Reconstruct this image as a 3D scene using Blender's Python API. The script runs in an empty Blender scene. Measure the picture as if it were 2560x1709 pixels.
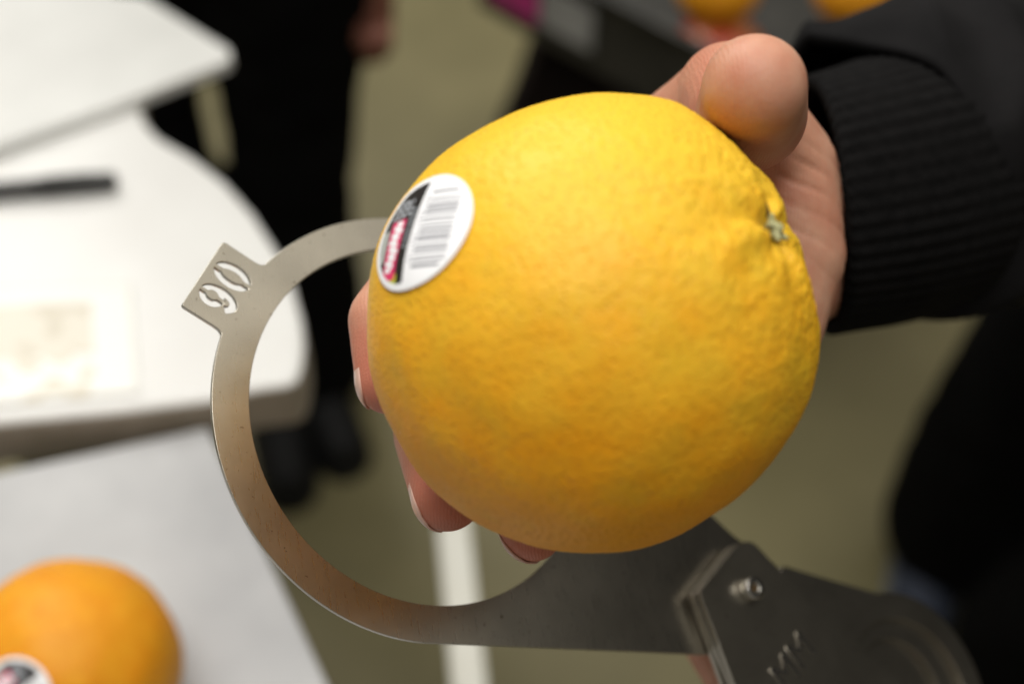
import bpy, bmesh, math, random
from mathutils import Vector, Matrix, noise

# ------------------------------------------------------------------ camera, light, exposure
sc = bpy.context.scene
CAM_H = 1.23
PITCH = math.radians(50)
F = 3067.0                      # focal length in photograph pixels
cam = bpy.data.cameras.new('camera')
cam_o = bpy.data.objects.new('camera', cam)
sc.collection.objects.link(cam_o)
cam_o.location = (0, 0, CAM_H)
cam_o.rotation_euler = (math.pi/2 - PITCH, 0, 0)
cam.sensor_width = 36.0
cam.lens = 36.0*F/2560.0
cam.clip_start = 0.01
cam.clip_end = 60.0
cam.dof.use_dof = True
cam.dof.focus_distance = 0.261
cam.dof.aperture_fstop = 6.0
sc.camera = cam_o

world = bpy.data.worlds.new('World')
sc.world = world
world.use_nodes = True
bg = world.node_tree.nodes['Background']
bg.inputs['Color'].default_value = (1.0, 0.95, 0.84, 1)
bg.inputs['Strength'].default_value = 0.24

def lamp(name, loc, target, size, power, col):
    l = bpy.data.lights.new(name, 'AREA')
    l.shape = 'RECTANGLE'
    l.size, l.size_y = size
    l.energy = power
    l.color = col
    o = bpy.data.objects.new(name, l)
    sc.collection.objects.link(o)
    o.location = loc
    d = Vector(target) - Vector(loc)
    o.rotation_euler = d.to_track_quat('-Z', 'Y').to_euler()
    return o
lamp('overhead_light', (-0.10, 0.24, 2.5), (-0.08, 0.28, 0.8), (1.0, 0.9), 25, (1.0, 0.98, 0.94))
lamp('overhead_light', (-0.9, 2.2, 2.6), (-0.2, 0.7, 0.4), (1.2, 0.8), 46, (1.0, 0.98, 0.94))  # unseen, added to brighten the far floor and throw shadow forward
lamp('overhead_light', (1.75, 1.15, 2.75), (0.6, 0.5, 0.8), (3.2, 2.6), 20, (1.0, 0.94, 0.82))  # stands in for unseen ceiling bounce, added as fill from the right

sc.view_settings.view_transform = 'Standard'
sc.view_settings.look = 'None'
sc.view_settings.exposure = 0.0
sc.view_settings.gamma = 1.0
sc.render.engine = 'CYCLES'
sc.cycles.use_denoising = True
sc.cycles.max_bounces = 8

# ------------------------------------------------------------------ helpers
RGT = Vector((1, 0, 0))
FWD = Vector((0, math.cos(PITCH), -math.sin(PITCH)))
UPV = Vector((0, math.sin(PITCH), math.cos(PITCH)))
CAM = Vector((0, 0, CAM_H))
COL = sc.collection

def cw(v):                       # viewer-frame vector (right, up, towards viewer) -> world vector
    return RGT*v[0] + UPV*v[1] - FWD*v[2]
def ray(px, py):
    return RGT*((px-1280)/F) + UPV*(-(py-854.5)/F) + FWD
def at(px, py, d):               # photograph pixel + depth in metres -> world point
    return CAM + ray(px, py)*d
def at_z(px, py, z):             # point on a horizontal plane
    r = ray(px, py)
    return CAM + r*((z-CAM_H)/r.z)
def at_y(px, py, y):             # point on a vertical plane facing the viewer
    r = ray(px, py)
    return CAM + r*(y/r.y)

def link(o, parent=None):
    COL.objects.link(o)
    if parent is not None:
        o.parent = parent
    return o
def empty(name, loc, label, cat, group=None):
    o = bpy.data.objects.new(name, None)
    o.empty_display_size = 0.02
    o.location = loc
    link(o)
    return tag(o, label, cat, group)
def tag(o, label, cat, group=None):
    o['label'] = label
    o['category'] = cat
    if group:
        o['group'] = group
    return o
def obj(name, me, mat, parent=None, smooth=True):
    o = bpy.data.objects.new(name, me)
    if mat is not None:
        me.materials.clear()
        me.materials.append(mat)
    if smooth:
        for p in me.polygons:
            p.use_smooth = True
    link(o, parent)
    if parent is not None:       # meshes are written in world coordinates
        o.matrix_parent_inverse = Matrix.Translation(-Vector(parent.location))
    return o
def from_bm(bm, name='mesh'):
    me = bpy.data.meshes.new(name)
    bm.to_mesh(me)
    bm.free()
    return me
def baked(me, mods):             # apply modifiers to a mesh through a temporary object
    o = bpy.data.objects.new('tmp', me)
    COL.objects.link(o)
    for kind, kw in mods:
        m = o.modifiers.new('m', kind)
        for k, v in kw.items():
            setattr(m, k, v)
    dg = bpy.context.evaluated_depsgraph_get()
    out = bpy.data.meshes.new_from_object(o.evaluated_get(dg))
    bpy.data.objects.remove(o)
    return out

# ------------------------------------------------------------------ materials
def new_mat(name):
    m = bpy.data.materials.new(name)
    m.use_nodes = True
    nt = m.node_tree
    return m, nt, nt.nodes['Principled BSDF']
def N(nt, kind, **kw):
    n = nt.nodes.new(kind)
    for k, v in kw.items():
        if hasattr(n, k):
            setattr(n, k, v)
        else:
            n.inputs[k].default_value = v
    return n
def plain(name, c1, c2=None, scale=20, rough=0.6, bump=0.0, bscale=200, bdist=0.0003, spec=0.5, metallic=0.0, detail=4):
    m, nt, p = new_mat(name)
    tc = N(nt, 'ShaderNodeTexCoord')
    p.inputs['Roughness'].default_value = rough
    p.inputs['Specular IOR Level'].default_value = spec
    p.inputs['Metallic'].default_value = metallic
    if c2:
        no = N(nt, 'ShaderNodeTexNoise')
        no.inputs['Scale'].default_value = scale
        no.inputs['Detail'].default_value = detail
        nt.links.new(tc.outputs['Object'], no.inputs['Vector'])
        cr = N(nt, 'ShaderNodeValToRGB')
        cr.color_ramp.elements[0].position = 0.35
        cr.color_ramp.elements[1].position = 0.65
        cr.color_ramp.elements[0].color = (*c1, 1)
        cr.color_ramp.elements[1].color = (*c2, 1)
        nt.links.new(no.outputs['Fac'], cr.inputs['Fac'])
        nt.links.new(cr.outputs['Color'], p.inputs['Base Color'])
    else:
        p.inputs['Base Color'].default_value = (*c1, 1)
    if bump:
        nb = N(nt, 'ShaderNodeTexNoise')
        nb.inputs['Scale'].default_value = bscale
        nb.inputs['Detail'].default_value = 3
        nt.links.new(tc.outputs['Object'], nb.inputs['Vector'])
        b = N(nt, 'ShaderNodeBump')
        b.inputs['Strength'].default_value = bump
        b.inputs['Distance'].default_value = bdist
        nt.links.new(nb.outputs['Fac'], b.inputs['Height'])
        nt.links.new(b.outputs['Normal'], p.inputs['Normal'])
    return m

def peel_mat(name, ca, cb, cg, tilt=None):
    """citrus peel: two yellows, greenish patches, pores and oil-gland bumps"""
    m, nt, p = new_mat(name)
    L = nt.links.new
    tc = N(nt, 'ShaderNodeTexCoord')
    n1 = N(nt, 'ShaderNodeTexNoise'); n1.inputs['Scale'].default_value = 130; n1.inputs['Detail'].default_value = 5
    n2 = N(nt, 'ShaderNodeTexNoise'); n2.inputs['Scale'].default_value = 38; n2.inputs['Detail'].default_value = 3
    L(tc.outputs['Object'], n1.inputs['Vector']); L(tc.outputs['Object'], n2.inputs['Vector'])
    r1 = N(nt, 'ShaderNodeValToRGB')
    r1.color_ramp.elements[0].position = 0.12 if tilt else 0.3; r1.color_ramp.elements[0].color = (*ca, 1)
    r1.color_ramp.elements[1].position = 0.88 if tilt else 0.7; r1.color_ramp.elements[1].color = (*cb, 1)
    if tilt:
        # lit top yellower, shaded underside oranger: the light's hue shift put into the colour
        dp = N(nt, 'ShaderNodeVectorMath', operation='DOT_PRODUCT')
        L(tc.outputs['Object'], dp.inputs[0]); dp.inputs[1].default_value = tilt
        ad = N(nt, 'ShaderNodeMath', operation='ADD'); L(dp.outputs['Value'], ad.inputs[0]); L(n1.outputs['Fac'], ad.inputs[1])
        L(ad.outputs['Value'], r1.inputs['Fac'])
    else:
        L(n1.outputs['Fac'], r1.inputs['Fac'])
    r2 = N(nt, 'ShaderNodeValToRGB')
    r2.color_ramp.elements[0].position = 0.55; r2.color_ramp.elements[0].color = (0, 0, 0, 1)
    r2.color_ramp.elements[1].position = 0.75; r2.color_ramp.elements[1].color = (0.55, 0.55, 0.55, 1)
    L(n2.outputs['Fac'], r2.inputs['Fac'])
    mx = N(nt, 'ShaderNodeMixRGB')
    L(r2.outputs['Color'], mx.inputs['Fac']); L(r1.outputs['Color'], mx.inputs[1])
    mx.inputs[2].default_value = (*cg, 1)
    # pores
    vo = N(nt, 'ShaderNodeTexVoronoi'); vo.inputs['Scale'].default_value = 780
    L(tc.outputs['Object'], vo.inputs['Vector'])
    pr = N(nt, 'ShaderNodeMapRange')
    pr.inputs['From Min'].default_value = 0.0; pr.inputs['From Max'].default_value = 0.45
    L(vo.outputs['Distance'], pr.inputs['Value'])
    mp = N(nt, 'ShaderNodeMixRGB'); mp.blend_type = 'MULTIPLY'
    mp.inputs['Fac'].default_value = 0.6
    pc = N(nt, 'ShaderNodeValToRGB')
    pc.color_ramp.elements[0].color = (0.72, 0.62, 0.5, 1); pc.color_ramp.elements[1].color = (1, 1, 1, 1)
    L(pr.outputs['Result'], pc.inputs['Fac'])
    L(mx.outputs['Color'], mp.inputs[1]); L(pc.outputs['Color'], mp.inputs[2])
    L(mp.outputs['Color'], p.inputs['Base Color'])
    nb = N(nt, 'ShaderNodeTexNoise'); nb.inputs['Scale'].default_value = 420; nb.inputs['Detail'].default_value = 2
    L(tc.outputs['Object'], nb.inputs['Vector'])
    b1 = N(nt, 'ShaderNodeBump'); b1.inputs['Strength'].default_value = 0.22; b1.inputs['Distance'].default_value = 0.0004
    L(nb.outputs['Fac'], b1.inputs['Height'])
    b2 = N(nt, 'ShaderNodeBump'); b2.inputs['Strength'].default_value = 0.55; b2.inputs['Distance'].default_value = 0.0003
    L(pr.outputs['Result'], b2.inputs['Height']); L(b1.outputs['Normal'], b2.inputs['Normal'])
    L(b2.outputs['Normal'], p.inputs['Normal'])
    p.inputs['Roughness'].default_value = 0.48
    p.inputs['Specular IOR Level'].default_value = 0.24
    p.inputs['Subsurface Weight'].default_value = 0.12
    p.inputs['Subsurface Radius'].default_value = (1.0, 0.5, 0.1)
    p.inputs['Subsurface Scale'].default_value = 0.003
    return m

def steel_mat(name, base, rough, axis):
    m, nt, p = new_mat(name)
    L = nt.links.new
    tc = N(nt, 'ShaderNodeTexCoord')
    mp = N(nt, 'ShaderNodeMapping')
    mp.inputs['Scale'].default_value = axis
    L(tc.outputs['Object'], mp.inputs['Vector'])
    n = N(nt, 'ShaderNodeTexNoise'); n.inputs['Scale'].default_value = 2600; n.inputs['Detail'].default_value = 3
    L(mp.outputs['Vector'], n.inputs['Vector'])
    n2 = N(nt, 'ShaderNodeTexNoise'); n2.inputs['Scale'].default_value = 60; n2.inputs['Detail'].default_value = 6
    L(tc.outputs['Object'], n2.inputs['Vector'])
    n3 = N(nt, 'ShaderNodeTexNoise'); n3.inputs['Scale'].default_value = 700; n3.inputs['Detail'].default_value = 2
    L(tc.outputs['Object'], n3.inputs['Vector'])
    cr = N(nt, 'ShaderNodeValToRGB')
    cr.color_ramp.elements[0].position = 0.3; cr.color_ramp.elements[0].color = (*[c*0.78 for c in base], 1)
    cr.color_ramp.elements[1].position = 0.7; cr.color_ramp.elements[1].color = (*base, 1)
    L(n2.outputs['Fac'], cr.inputs['Fac'])
    # small pits and stains
    pit = N(nt, 'ShaderNodeValToRGB')
    pit.color_ramp.elements[0].position = 0.24; pit.color_ramp.elements[0].color = (0.35, 0.3, 0.25, 1)
    pit.color_ramp.elements[1].position = 0.30; pit.color_ramp.elements[1].color = (1, 1, 1, 1)
    L(n3.outputs['Fac'], pit.inputs['Fac'])
    mm = N(nt, 'ShaderNodeMixRGB'); mm.blend_type = 'MULTIPLY'; mm.inputs['Fac'].default_value = 0.8
    L(cr.outputs['Color'], mm.inputs[1]); L(pit.outputs['Color'], mm.inputs[2])
    L(mm.outputs['Color'], p.inputs['Base Color'])
    rr = N(nt, 'ShaderNodeMapRange')
    rr.inputs['To Min'].default_value = rough*0.88; rr.inputs['To Max'].default_value = rough*1.15
    L(n.outputs['Fac'], rr.inputs['Value']); L(rr.outputs['Result'], p.inputs['Roughness'])
    b = N(nt, 'ShaderNodeBump'); b.inputs['Strength'].default_value = 0.16; b.inputs['Distance'].default_value = 0.00005
    L(n.outputs['Fac'], b.inputs['Height']); L(b.outputs['Normal'], p.inputs['Normal'])
    p.inputs['Metallic'].default_value = 1.0
    return m

def skin_mat(name, c1, c2, c3):
    m, nt, p = new_mat(name)
    L = nt.links.new
    tc = N(nt, 'ShaderNodeTexCoord')
    n = N(nt, 'ShaderNodeTexNoise'); n.inputs['Scale'].default_value = 75; n.inputs['Detail'].default_value = 8; n.inputs['Roughness'].default_value = 0.62
    L(tc.outputs['Object'], n.inputs['Vector'])
    cr = N(nt, 'ShaderNodeValToRGB')
    cr.color_ramp.elements[0].position = 0.3; cr.color_ramp.elements[0].color = (*c1, 1)
    cr.color_ramp.elements[1].position = 0.72; cr.color_ramp.elements[1].color = (*c2, 1)
    L(n.outputs['Fac'], cr.inputs['Fac'])
    at_ = N(nt, 'ShaderNodeAttribute'); at_.attribute_name = 'flush_shade'
    mx = N(nt, 'ShaderNodeMixRGB')
    L(at_.outputs['Fac'], mx.inputs['Fac']); L(cr.outputs['Color'], mx.inputs[1]); mx.inputs[2].default_value = (*c3, 1)
    L(mx.outputs['Color'], p.inputs['Base Color'])
    v = N(nt, 'ShaderNodeTexVoronoi'); v.inputs['Scale'].default_value = 1500
    L(tc.outputs['Object'], v.inputs['Vector'])
    w = N(nt, 'ShaderNodeTexWave'); w.inputs['Scale'].default_value = 420; w.inputs['Distortion'].default_value = 6; w.inputs['Detail'].default_value = 2; w.inputs['Detail Scale'].default_value = 0.6
    L(tc.outputs['Object'], w.inputs['Vector'])
    ad = N(nt, 'ShaderNodeMath', operation='ADD')
    L(v.outputs['Distance'], ad.inputs[0]); L(w.outputs['Fac'], ad.inputs[1])
    b = N(nt, 'ShaderNodeBump'); b.inputs['Strength'].default_value = 0.32; b.inputs['Distance'].default_value = 0.00014
    L(ad.outputs['Value'], b.inputs['Height']); L(b.outputs['Normal'], p.inputs['Normal'])
    p.inputs['Roughness'].default_value = 0.5
    p.inputs['Specular IOR Level'].default_value = 0.35
    p.inputs['Subsurface Weight'].default_value = 0.25
    p.inputs['Subsurface Radius'].default_value = (1.0, 0.35, 0.2)
    p.inputs['Subsurface Scale'].default_value = 0.003
    return m

def attr_mat(name, rough=0.5):
    m, nt, p = new_mat(name)
    a = N(nt, 'ShaderNodeVertexColor'); a.layer_name = 'print'
    nt.links.new(a.outputs['Color'], p.inputs['Base Color'])
    p.inputs['Roughness'].default_value = rough
    return m

M = {}
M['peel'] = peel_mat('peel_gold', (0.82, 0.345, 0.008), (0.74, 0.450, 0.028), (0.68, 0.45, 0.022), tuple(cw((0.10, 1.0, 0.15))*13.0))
M['peel2'] = peel_mat('peel_orange', (0.72, 0.275, 0.010), (0.76, 0.33, 0.016), (0.75, 0.36, 0.018))
M['steel'] = steel_mat('brushed_steel', (0.46, 0.43, 0.37), 0.28, (1.0, 0.09, 1.0))
M['steel_b'] = steel_mat('brushed_steel_cross', (0.42, 0.39, 0.33), 0.32, (0.09, 1.0, 1.0))
M['steel_bright'] = plain('polished_steel', (0.62, 0.60, 0.56), rough=0.25, metallic=1.0)
M['skin'] = skin_mat('skin', (0.45, 0.185, 0.115), (0.54, 0.305, 0.205), (0.50, 0.135, 0.085))
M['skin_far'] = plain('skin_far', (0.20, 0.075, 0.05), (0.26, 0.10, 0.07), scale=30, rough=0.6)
M['nail'] = plain('nail', (0.58, 0.36, 0.29), (0.64, 0.42, 0.34), scale=60, rough=0.3)
M['cuff'] = plain('ribbed_knit', (0.0028, 0.0026, 0.0026), (0.005, 0.0046, 0.0046), scale=300, rough=0.95, bump=0.6, bscale=1500, spec=0.1)
M['jacket'] = plain('jacket_cloth', (0.0035, 0.0033, 0.0035), (0.008, 0.0074, 0.0077), scale=25, rough=0.85, bump=0.5, bscale=900, spec=0.1)
M['black_cloth'] = plain('black_cloth', (0.0018, 0.0017, 0.0017), (0.003, 0.0028, 0.0028), scale=20, rough=0.95, bump=0.3, bscale=700, spec=0.08)
M['floor'] = plain('floor_vinyl', (0.165, 0.143, 0.062), (0.205, 0.177, 0.081), scale=6, rough=0.55, bump=0.15, bscale=150, detail=8)
M['white_top'] = plain('white_laminate', (0.70, 0.69, 0.665), (0.75, 0.745, 0.72), scale=14, rough=0.4)
M['table_edge'] = plain('edge_shaded', (0.30, 0.26, 0.20), (0.38, 0.33, 0.27), scale=40, rough=0.6)  # side of the white table, its shade put into the tan-grey
M['grey_top'] = plain('grey_laminate', (0.34, 0.34, 0.345), (0.48, 0.48, 0.48), scale=10, rough=0.45)
M['white_paint'] = plain('white_paint', (0.84, 0.82, 0.72), (0.87, 0.86, 0.78), scale=25, rough=0.4)
M['leg_metal'] = plain('leg_metal', (0.25, 0.25, 0.25), rough=0.35, metallic=1.0)
M['board'] = plain('white_card', (0.66, 0.66, 0.635), (0.74, 0.74, 0.715), scale=12, rough=0.7)
M['black_plastic'] = plain('black_plastic', (0.012, 0.012, 0.011), (0.02, 0.02, 0.018), scale=40, rough=0.45)
M['crate'] = plain('crate_plastic', (0.022, 0.021, 0.018), (0.035, 0.033, 0.028), scale=30, rough=0.5)
M['stand'] = plain('stand_cloth', (0.008, 0.005, 0.005), (0.012, 0.007, 0.007), scale=20, rough=0.9, spec=0.1)
M['pen'] = plain('pen_plastic', (0.03, 0.028, 0.026), (0.045, 0.042, 0.04), scale=50, rough=0.4)
M['shoe'] = plain('shoe_leather', (0.006, 0.006, 0.006), (0.01, 0.01, 0.01), scale=30, rough=0.6, spec=0.2)
M['shoe_blue'] = plain('shoe_canvas', (0.022, 0.028, 0.045), (0.03, 0.038, 0.06), scale=60, rough=0.8)
M['shoe_sole'] = plain('shoe_sole', (0.12, 0.13, 0.15), rough=0.7)
M['calyx'] = plain('calyx', (0.24, 0.23, 0.09), (0.42, 0.41, 0.22), scale=500, rough=0.7)
M['dark_pit'] = plain('stem_scar', (0.10, 0.055, 0.012), (0.16, 0.09, 0.02), scale=400, rough=0.9)
M['print'] = attr_mat('sticker_print', 0.42)
M['apple'] = plain('apple_skin', (0.36, 0.012, 0.015), (0.26, 0.16, 0.03), scale=22, rough=0.35)
M['pink'] = plain('pink_label', (0.62, 0.03, 0.26), (0.7, 0.06, 0.32), scale=30, rough=0.5)
M['silver'] = plain('silver_label', (0.30, 0.30, 0.29), (0.42, 0.42, 0.41), scale=30, rough=0.5)
M['leaf'] = plain('apple_leaf', (0.05, 0.11, 0.02), (0.08, 0.15, 0.03), scale=60, rough=0.6)

# ------------------------------------------------------------------ mesh builders
def poly_prism(pts, thick, bevel=0.0):
    """world points of a flat outline, extruded straight down"""
    bm = bmesh.new()
    vs = [bm.verts.new(p) for p in pts]
    f = bm.faces.new(vs)
    if f.calc_center_median().z and f.normal.z < 0:
        f.normal_flip()
    f.normal_update()
    if f.normal.z < 0:
        f.normal_flip()
    r = bmesh.ops.extrude_face_region(bm, geom=[f])
    nv = [e for e in r['geom'] if isinstance(e, bmesh.types.BMVert)]
    for v in nv:
        v.co.z += 0.0
    for v in vs:
        v.co.z -= thick
    bmesh.ops.recalc_face_normals(bm, faces=bm.faces)
    if bevel:
        ed = [e for e in bm.edges if e.is_manifold and e.calc_face_angle(0) > 1.2]
        bmesh.ops.bevel(bm, geom=ed, offset=bevel, segments=3, profile=0.5, affect='EDGES')
    return from_bm(bm)
def box(c, sx, sy, sz, rz=0.0, bevel=0.0):
    bm = bmesh.new()
    bmesh.ops.create_cube(bm, size=1.0, matrix=Matrix.Translation(c) @ Matrix.Rotation(rz, 4, 'Z') @ Matrix.Diagonal((sx, sy, sz, 1)))
    if bevel:
        bmesh.ops.bevel(bm, geom=bm.edges[:], offset=bevel, segments=2, profile=0.5, affect='EDGES')
    return from_bm(bm)
def round_cone(bm, a, b, ra, rb, seg=20):
    a, b = Vector(a), Vector(b)
    d = b-a
    for p, r in ((a, ra), (b, rb)):
        bmesh.ops.create_icosphere(bm, subdivisions=3, radius=r, matrix=Matrix.Translation(p))
    if d.length > 1e-6:
        q = d.to_track_quat('Z', 'Y').to_matrix().to_4x4()
        bmesh.ops.create_cone(bm, cap_ends=True, segments=seg, radius1=ra, radius2=rb, depth=d.length,
                              matrix=Matrix.Translation((a+b)/2) @ q)
def chain(bm, pts):
    for (a, ra), (b, rb) in zip(pts, pts[1:]):
        round_cone(bm, a, b, ra, rb)
def fused(bm, voxel, smooth):
    """one continuous skin over overlapping round cones"""
    me = from_bm(bm)
    return baked(me, [('REMESH', dict(mode='VOXEL', voxel_size=voxel)),
                      ('SMOOTH', dict(factor=0.5, iterations=smooth))])
def tube(path, rad, nseg, fn=None, cap=False, tang=None):
    """loft along a path; fn(i_fraction, angle, point) -> extra radius"""
    bm = bmesh.new()
    rings = []
    up = Vector((0, 0.3, 1))
    for i, p in enumerate(path):
        t = (path[min(i+1, len(path)-1)] - path[max(i-1, 0)]).normalized()
        if tang:
            t = (t*(1-tang[1](i/(len(path)-1))) + tang[0]*tang[1](i/(len(path)-1))).normalized()
        x = t.cross(up).normalized()
        y = x.cross(t).normalized()
        ring = []
        for k in range(nseg):
            a = 2*math.pi*k/nseg
            r = rad[i]
            if isinstance(r, tuple):
                base = x*(math.cos(a)*r[0]) + y*(math.sin(a)*r[1])
            else:
                base = x*(math.cos(a)*r) + y*(math.sin(a)*r)
            e = fn(i/(len(path)-1), a, p+base) if fn else 0
            ring.append(bm.verts.new(p + base + base.normalized()*e))
        rings.append(ring)
    for r0, r1 in zip(rings, rings[1:]):
        for k in range(nseg):
            bm.faces.new((r0[k], r0[(k+1) % nseg], r1[(k+1) % nseg], r1[k]))
    if cap:
        bm.faces.new(rings[0]); bm.faces.new(rings[-1])
    bmesh.ops.recalc_face_normals(bm, faces=bm.faces)
    return from_bm(bm)
def spline(pts, n):
    """Catmull-Rom through vectors"""
    out = []
    P = [pts[0]*2-pts[1]] + list(pts) + [pts[-1]*2-pts[-2]]
    m = len(pts)-1
    for i in range(n+1):
        s = i/n*m
        k = min(int(s), m-1)
        t = s-k
        a, b, c, d = P[k:k+4]
        out.append(0.5*((2*b) + (c-a)*t + (2*a-5*b+4*c-d)*t*t + (3*b-a-3*c+d)*t*t*t))
    return out
def lerp_list(v, n):
    m = len(v)-1
    out = []
    for i in range(n+1):
        s = i/n*m
        k = min(int(s), m-1)
        out.append(v[k]+(v[k+1]-v[k])*(s-k))
    return out

# ------------------------------------------------------------------ the setting: floor
bm = bmesh.new()
bmesh.ops.create_grid(bm, x_segments=4, y_segments=4, size=6.0)
fl = obj('floor', from_bm(bm), M['floor'], smooth=False)
fl['kind'] = 'structure'

# ------------------------------------------------------------------ tables at the left
Z1 = CAM_H-0.48
c0 = at_z(520, 1065, Z1)                       # far right corner of the near table
c1 = at_z(820, 1709, Z1)
dr = (c1-c0).normalized()                       # along its right edge, towards the viewer
df = (at_z(0, 1178, Z1)-c0).normalized()        # along its far edge, to the left
t1 = empty('table', (c0.x, c0.y, 0), 'grey-white table under the loose stickered orange', 'table')
top = [c0, c0+dr*0.60, c0+dr*0.60+df*0.75, c0+df*0.75]
obj('tabletop', poly_prism(top, 0.025, 0.002), M['grey_top'], t1, smooth=False)
for a, b in ((0.04, 0.05), (0.56, 0.05), (0.04, 0.70), (0.56, 0.70)):
    p = c0+dr*a+df*b
    obj('leg', box((p.x, p.y, (Z1-0.026)/2), 0.035, 0.035, Z1-0.026, math.atan2(dr.y, dr.x), 0.002), M['leg_metal'], t1, smooth=False)

Z2 = CAM_H-0.465
out2 = [(-500, 1120), (0, 1055), (300, 1028), (530, 1000), (640, 972), (715, 962), (742, 950), (756, 915), (762, 860), (757, 800), (730, 700),
        (690, 620), (630, 528), (560, 450), (480, 388), (395, 340), (360, 300), (345, 240), (330, 150), (250, -150), (-500, -150)]
pts2 = [at_z(x, y, Z2) for x, y in out2]
ctr = at_z(150, 600, Z2)
t2 = empty('table', (ctr.x, ctr.y, 0), 'white table with rounded corner, black marker lying on it', 'table')
tt = obj('tabletop', poly_prism(pts2, 0.034, 0.004), M['white_top'], t2, smooth=False)
tt.data.materials.append(M['table_edge'])
for p in tt.data.polygons:
    if abs(p.normal.z) < 0.5:
        p.material_index = 1
for x, y in ((-350, 950), (150, 850), (100, 100), (-400, 100)):
    p = at_z(x, y, Z2)
    obj('leg', box((p.x, p.y, (Z2-0.035)/2), 0.04, 0.04, Z2-0.035, 0.2, 0.002), M['leg_metal'], t2, smooth=False)

Z3 = Z2+0.009
pts3 = [at_z(x, y, Z3) for x, y in ((-450, -60), (355, -12), (572, 122), (576, 138), (568, 152), (350, 238), (-450, 520))]
o = obj('card_sheet', poly_prism(pts3, 0.008, 0.001), M['board'], smooth=False)
tag(o, 'stiff white card whose pointed corner juts past the rounded table', 'card')

# printed leaflet lying flat on the white table
def leaflet(name, px, z, fn, nx=60, ny=40):
    a, b, c, d = [at_z(x, y, z) for x, y in px]      # a-b top edge, d-c bottom edge
    bm = bmesh.new()
    lay = bm.loops.layers.float_color.new('print')
    g = [[None]*(ny+1) for _ in range(nx+1)]
    for i in range(nx+1):
        for j in range(ny+1):
            u, v = i/nx, j/ny
            p = (a*(1-u)+b*u)*(1-v)+(d*(1-u)+c*u)*v
            p = p+Vector((0, 0, 0.0015*noise.noise(p*9)+0.0018))
            g[i][j] = bm.verts.new(p)
    for i in range(nx):
        for j in range(ny):
            f = bm.faces.new((g[i][j], g[i+1][j], g[i+1][j+1], g[i][j+1]))
            cl = fn((i+.5)/nx, (j+.5)/ny)
            for l in f.loops:
                l[lay] = (*cl, 1)
    bmesh.ops.recalc_face_normals(bm, faces=bm.faces)
    me = from_bm(bm)
    me = baked(me, [('SOLIDIFY', dict(thickness=0.0004))])
    return obj(name, me, M['print'])
def s2l(c):
    return tuple(((x/255+0.055)/1.055)**2.4 if x > 10 else x/255/12.92 for x in c)
def print_fn(u, v):
    w = s2l((233, 232, 226))
    n = noise.noise(Vector((u*9, v*7, 0)))
    if v < 0.14 or u > 0.80:
        return w
    if v < 0.62:
        return s2l((218, 212, 197)) if n > -0.15 else s2l((204, 196, 178))
    if n > 0.08:
        return s2l((214, 207, 190))
    return w
o = leaflet('leaflet', ((-180, 735), (330, 715), (350, 985), (-200, 1035)), Z2, print_fn)
tag(o, 'white leaflet with beige printed blocks lying flat on the white table', 'leaflet')

# marker pen
a, b = at_z(-160, 487, Z2+0.0058), at_z(292, 452, Z2+0.0058)
pen = empty('marker_pen', (b.x, b.y, Z2), 'black marker pen lying across the white table', 'pen')
ax = (b-a)
pth = [a+ax*t for t in (0, .01, .05, .55, .56, .60, .61, .97, .985, 1.0)]
obj('barrel', tube(pth[:5], [.0025, .0044, .0049, .0049, .0046], 20, cap=True), M['pen'], pen)
cap = obj('cap', tube(pth[4:], [.0048, .0054, .0055, .0052, .0049, .0028], 20, cap=True), M['black_plastic'], pen)
cl = [a+ax*t+Vector((0, 0, 0.0058)) for t in (.63, .70, .85, .9)]
obj('clip', tube(cl, [.0012, .0014, .0014, .0010], 8, cap=True), M['pen'], cap)

# low white trestle on the floor, its rail running away from the viewer
ZR = 0.50
ra, rb_ = at_z(1192, 1900, ZR), at_z(1118, 1165, ZR)
tre = empty('trestle', ((ra.x+rb_.x)/2, (ra.y+rb_.y)/2, 0), 'low white wooden trestle standing on the floor beside the grey-white table', 'trestle')
rd_ = (rb_-ra)
rz_ = math.atan2(rd_.y, rd_.x)
mc = (ra+rb_)/2
obj('rail', box((mc.x, mc.y, ZR-0.0175), rd_.length, 0.023, 0.035, rz_, 0.003), M['white_paint'], tre, smooth=False)
for t in (0.10, 0.88):
    p = ra+rd_*t
    obj('leg', box((p.x, p.y, (ZR-0.036)/2), 0.022, 0.020, ZR-0.036, rz_, 0.002), M['white_paint'], tre, smooth=False)

# ------------------------------------------------------------------ oranges
OC = at(1479, 805, 0.248)
OR = 0.0455
SIL = [0.9931, -0.011, -0.0093, -0.0107, 0.0028, -0.0042, -0.0047, 0.002, -0.0121, 0.0064, -0.002]
STEM = Vector((0.745, 0.385, 0.545)).normalized()        # in the orange's own frame (right, up, towards viewer)
S1 = STEM.orthogonal().normalized()
S2 = STEM.cross(S1)

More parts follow.
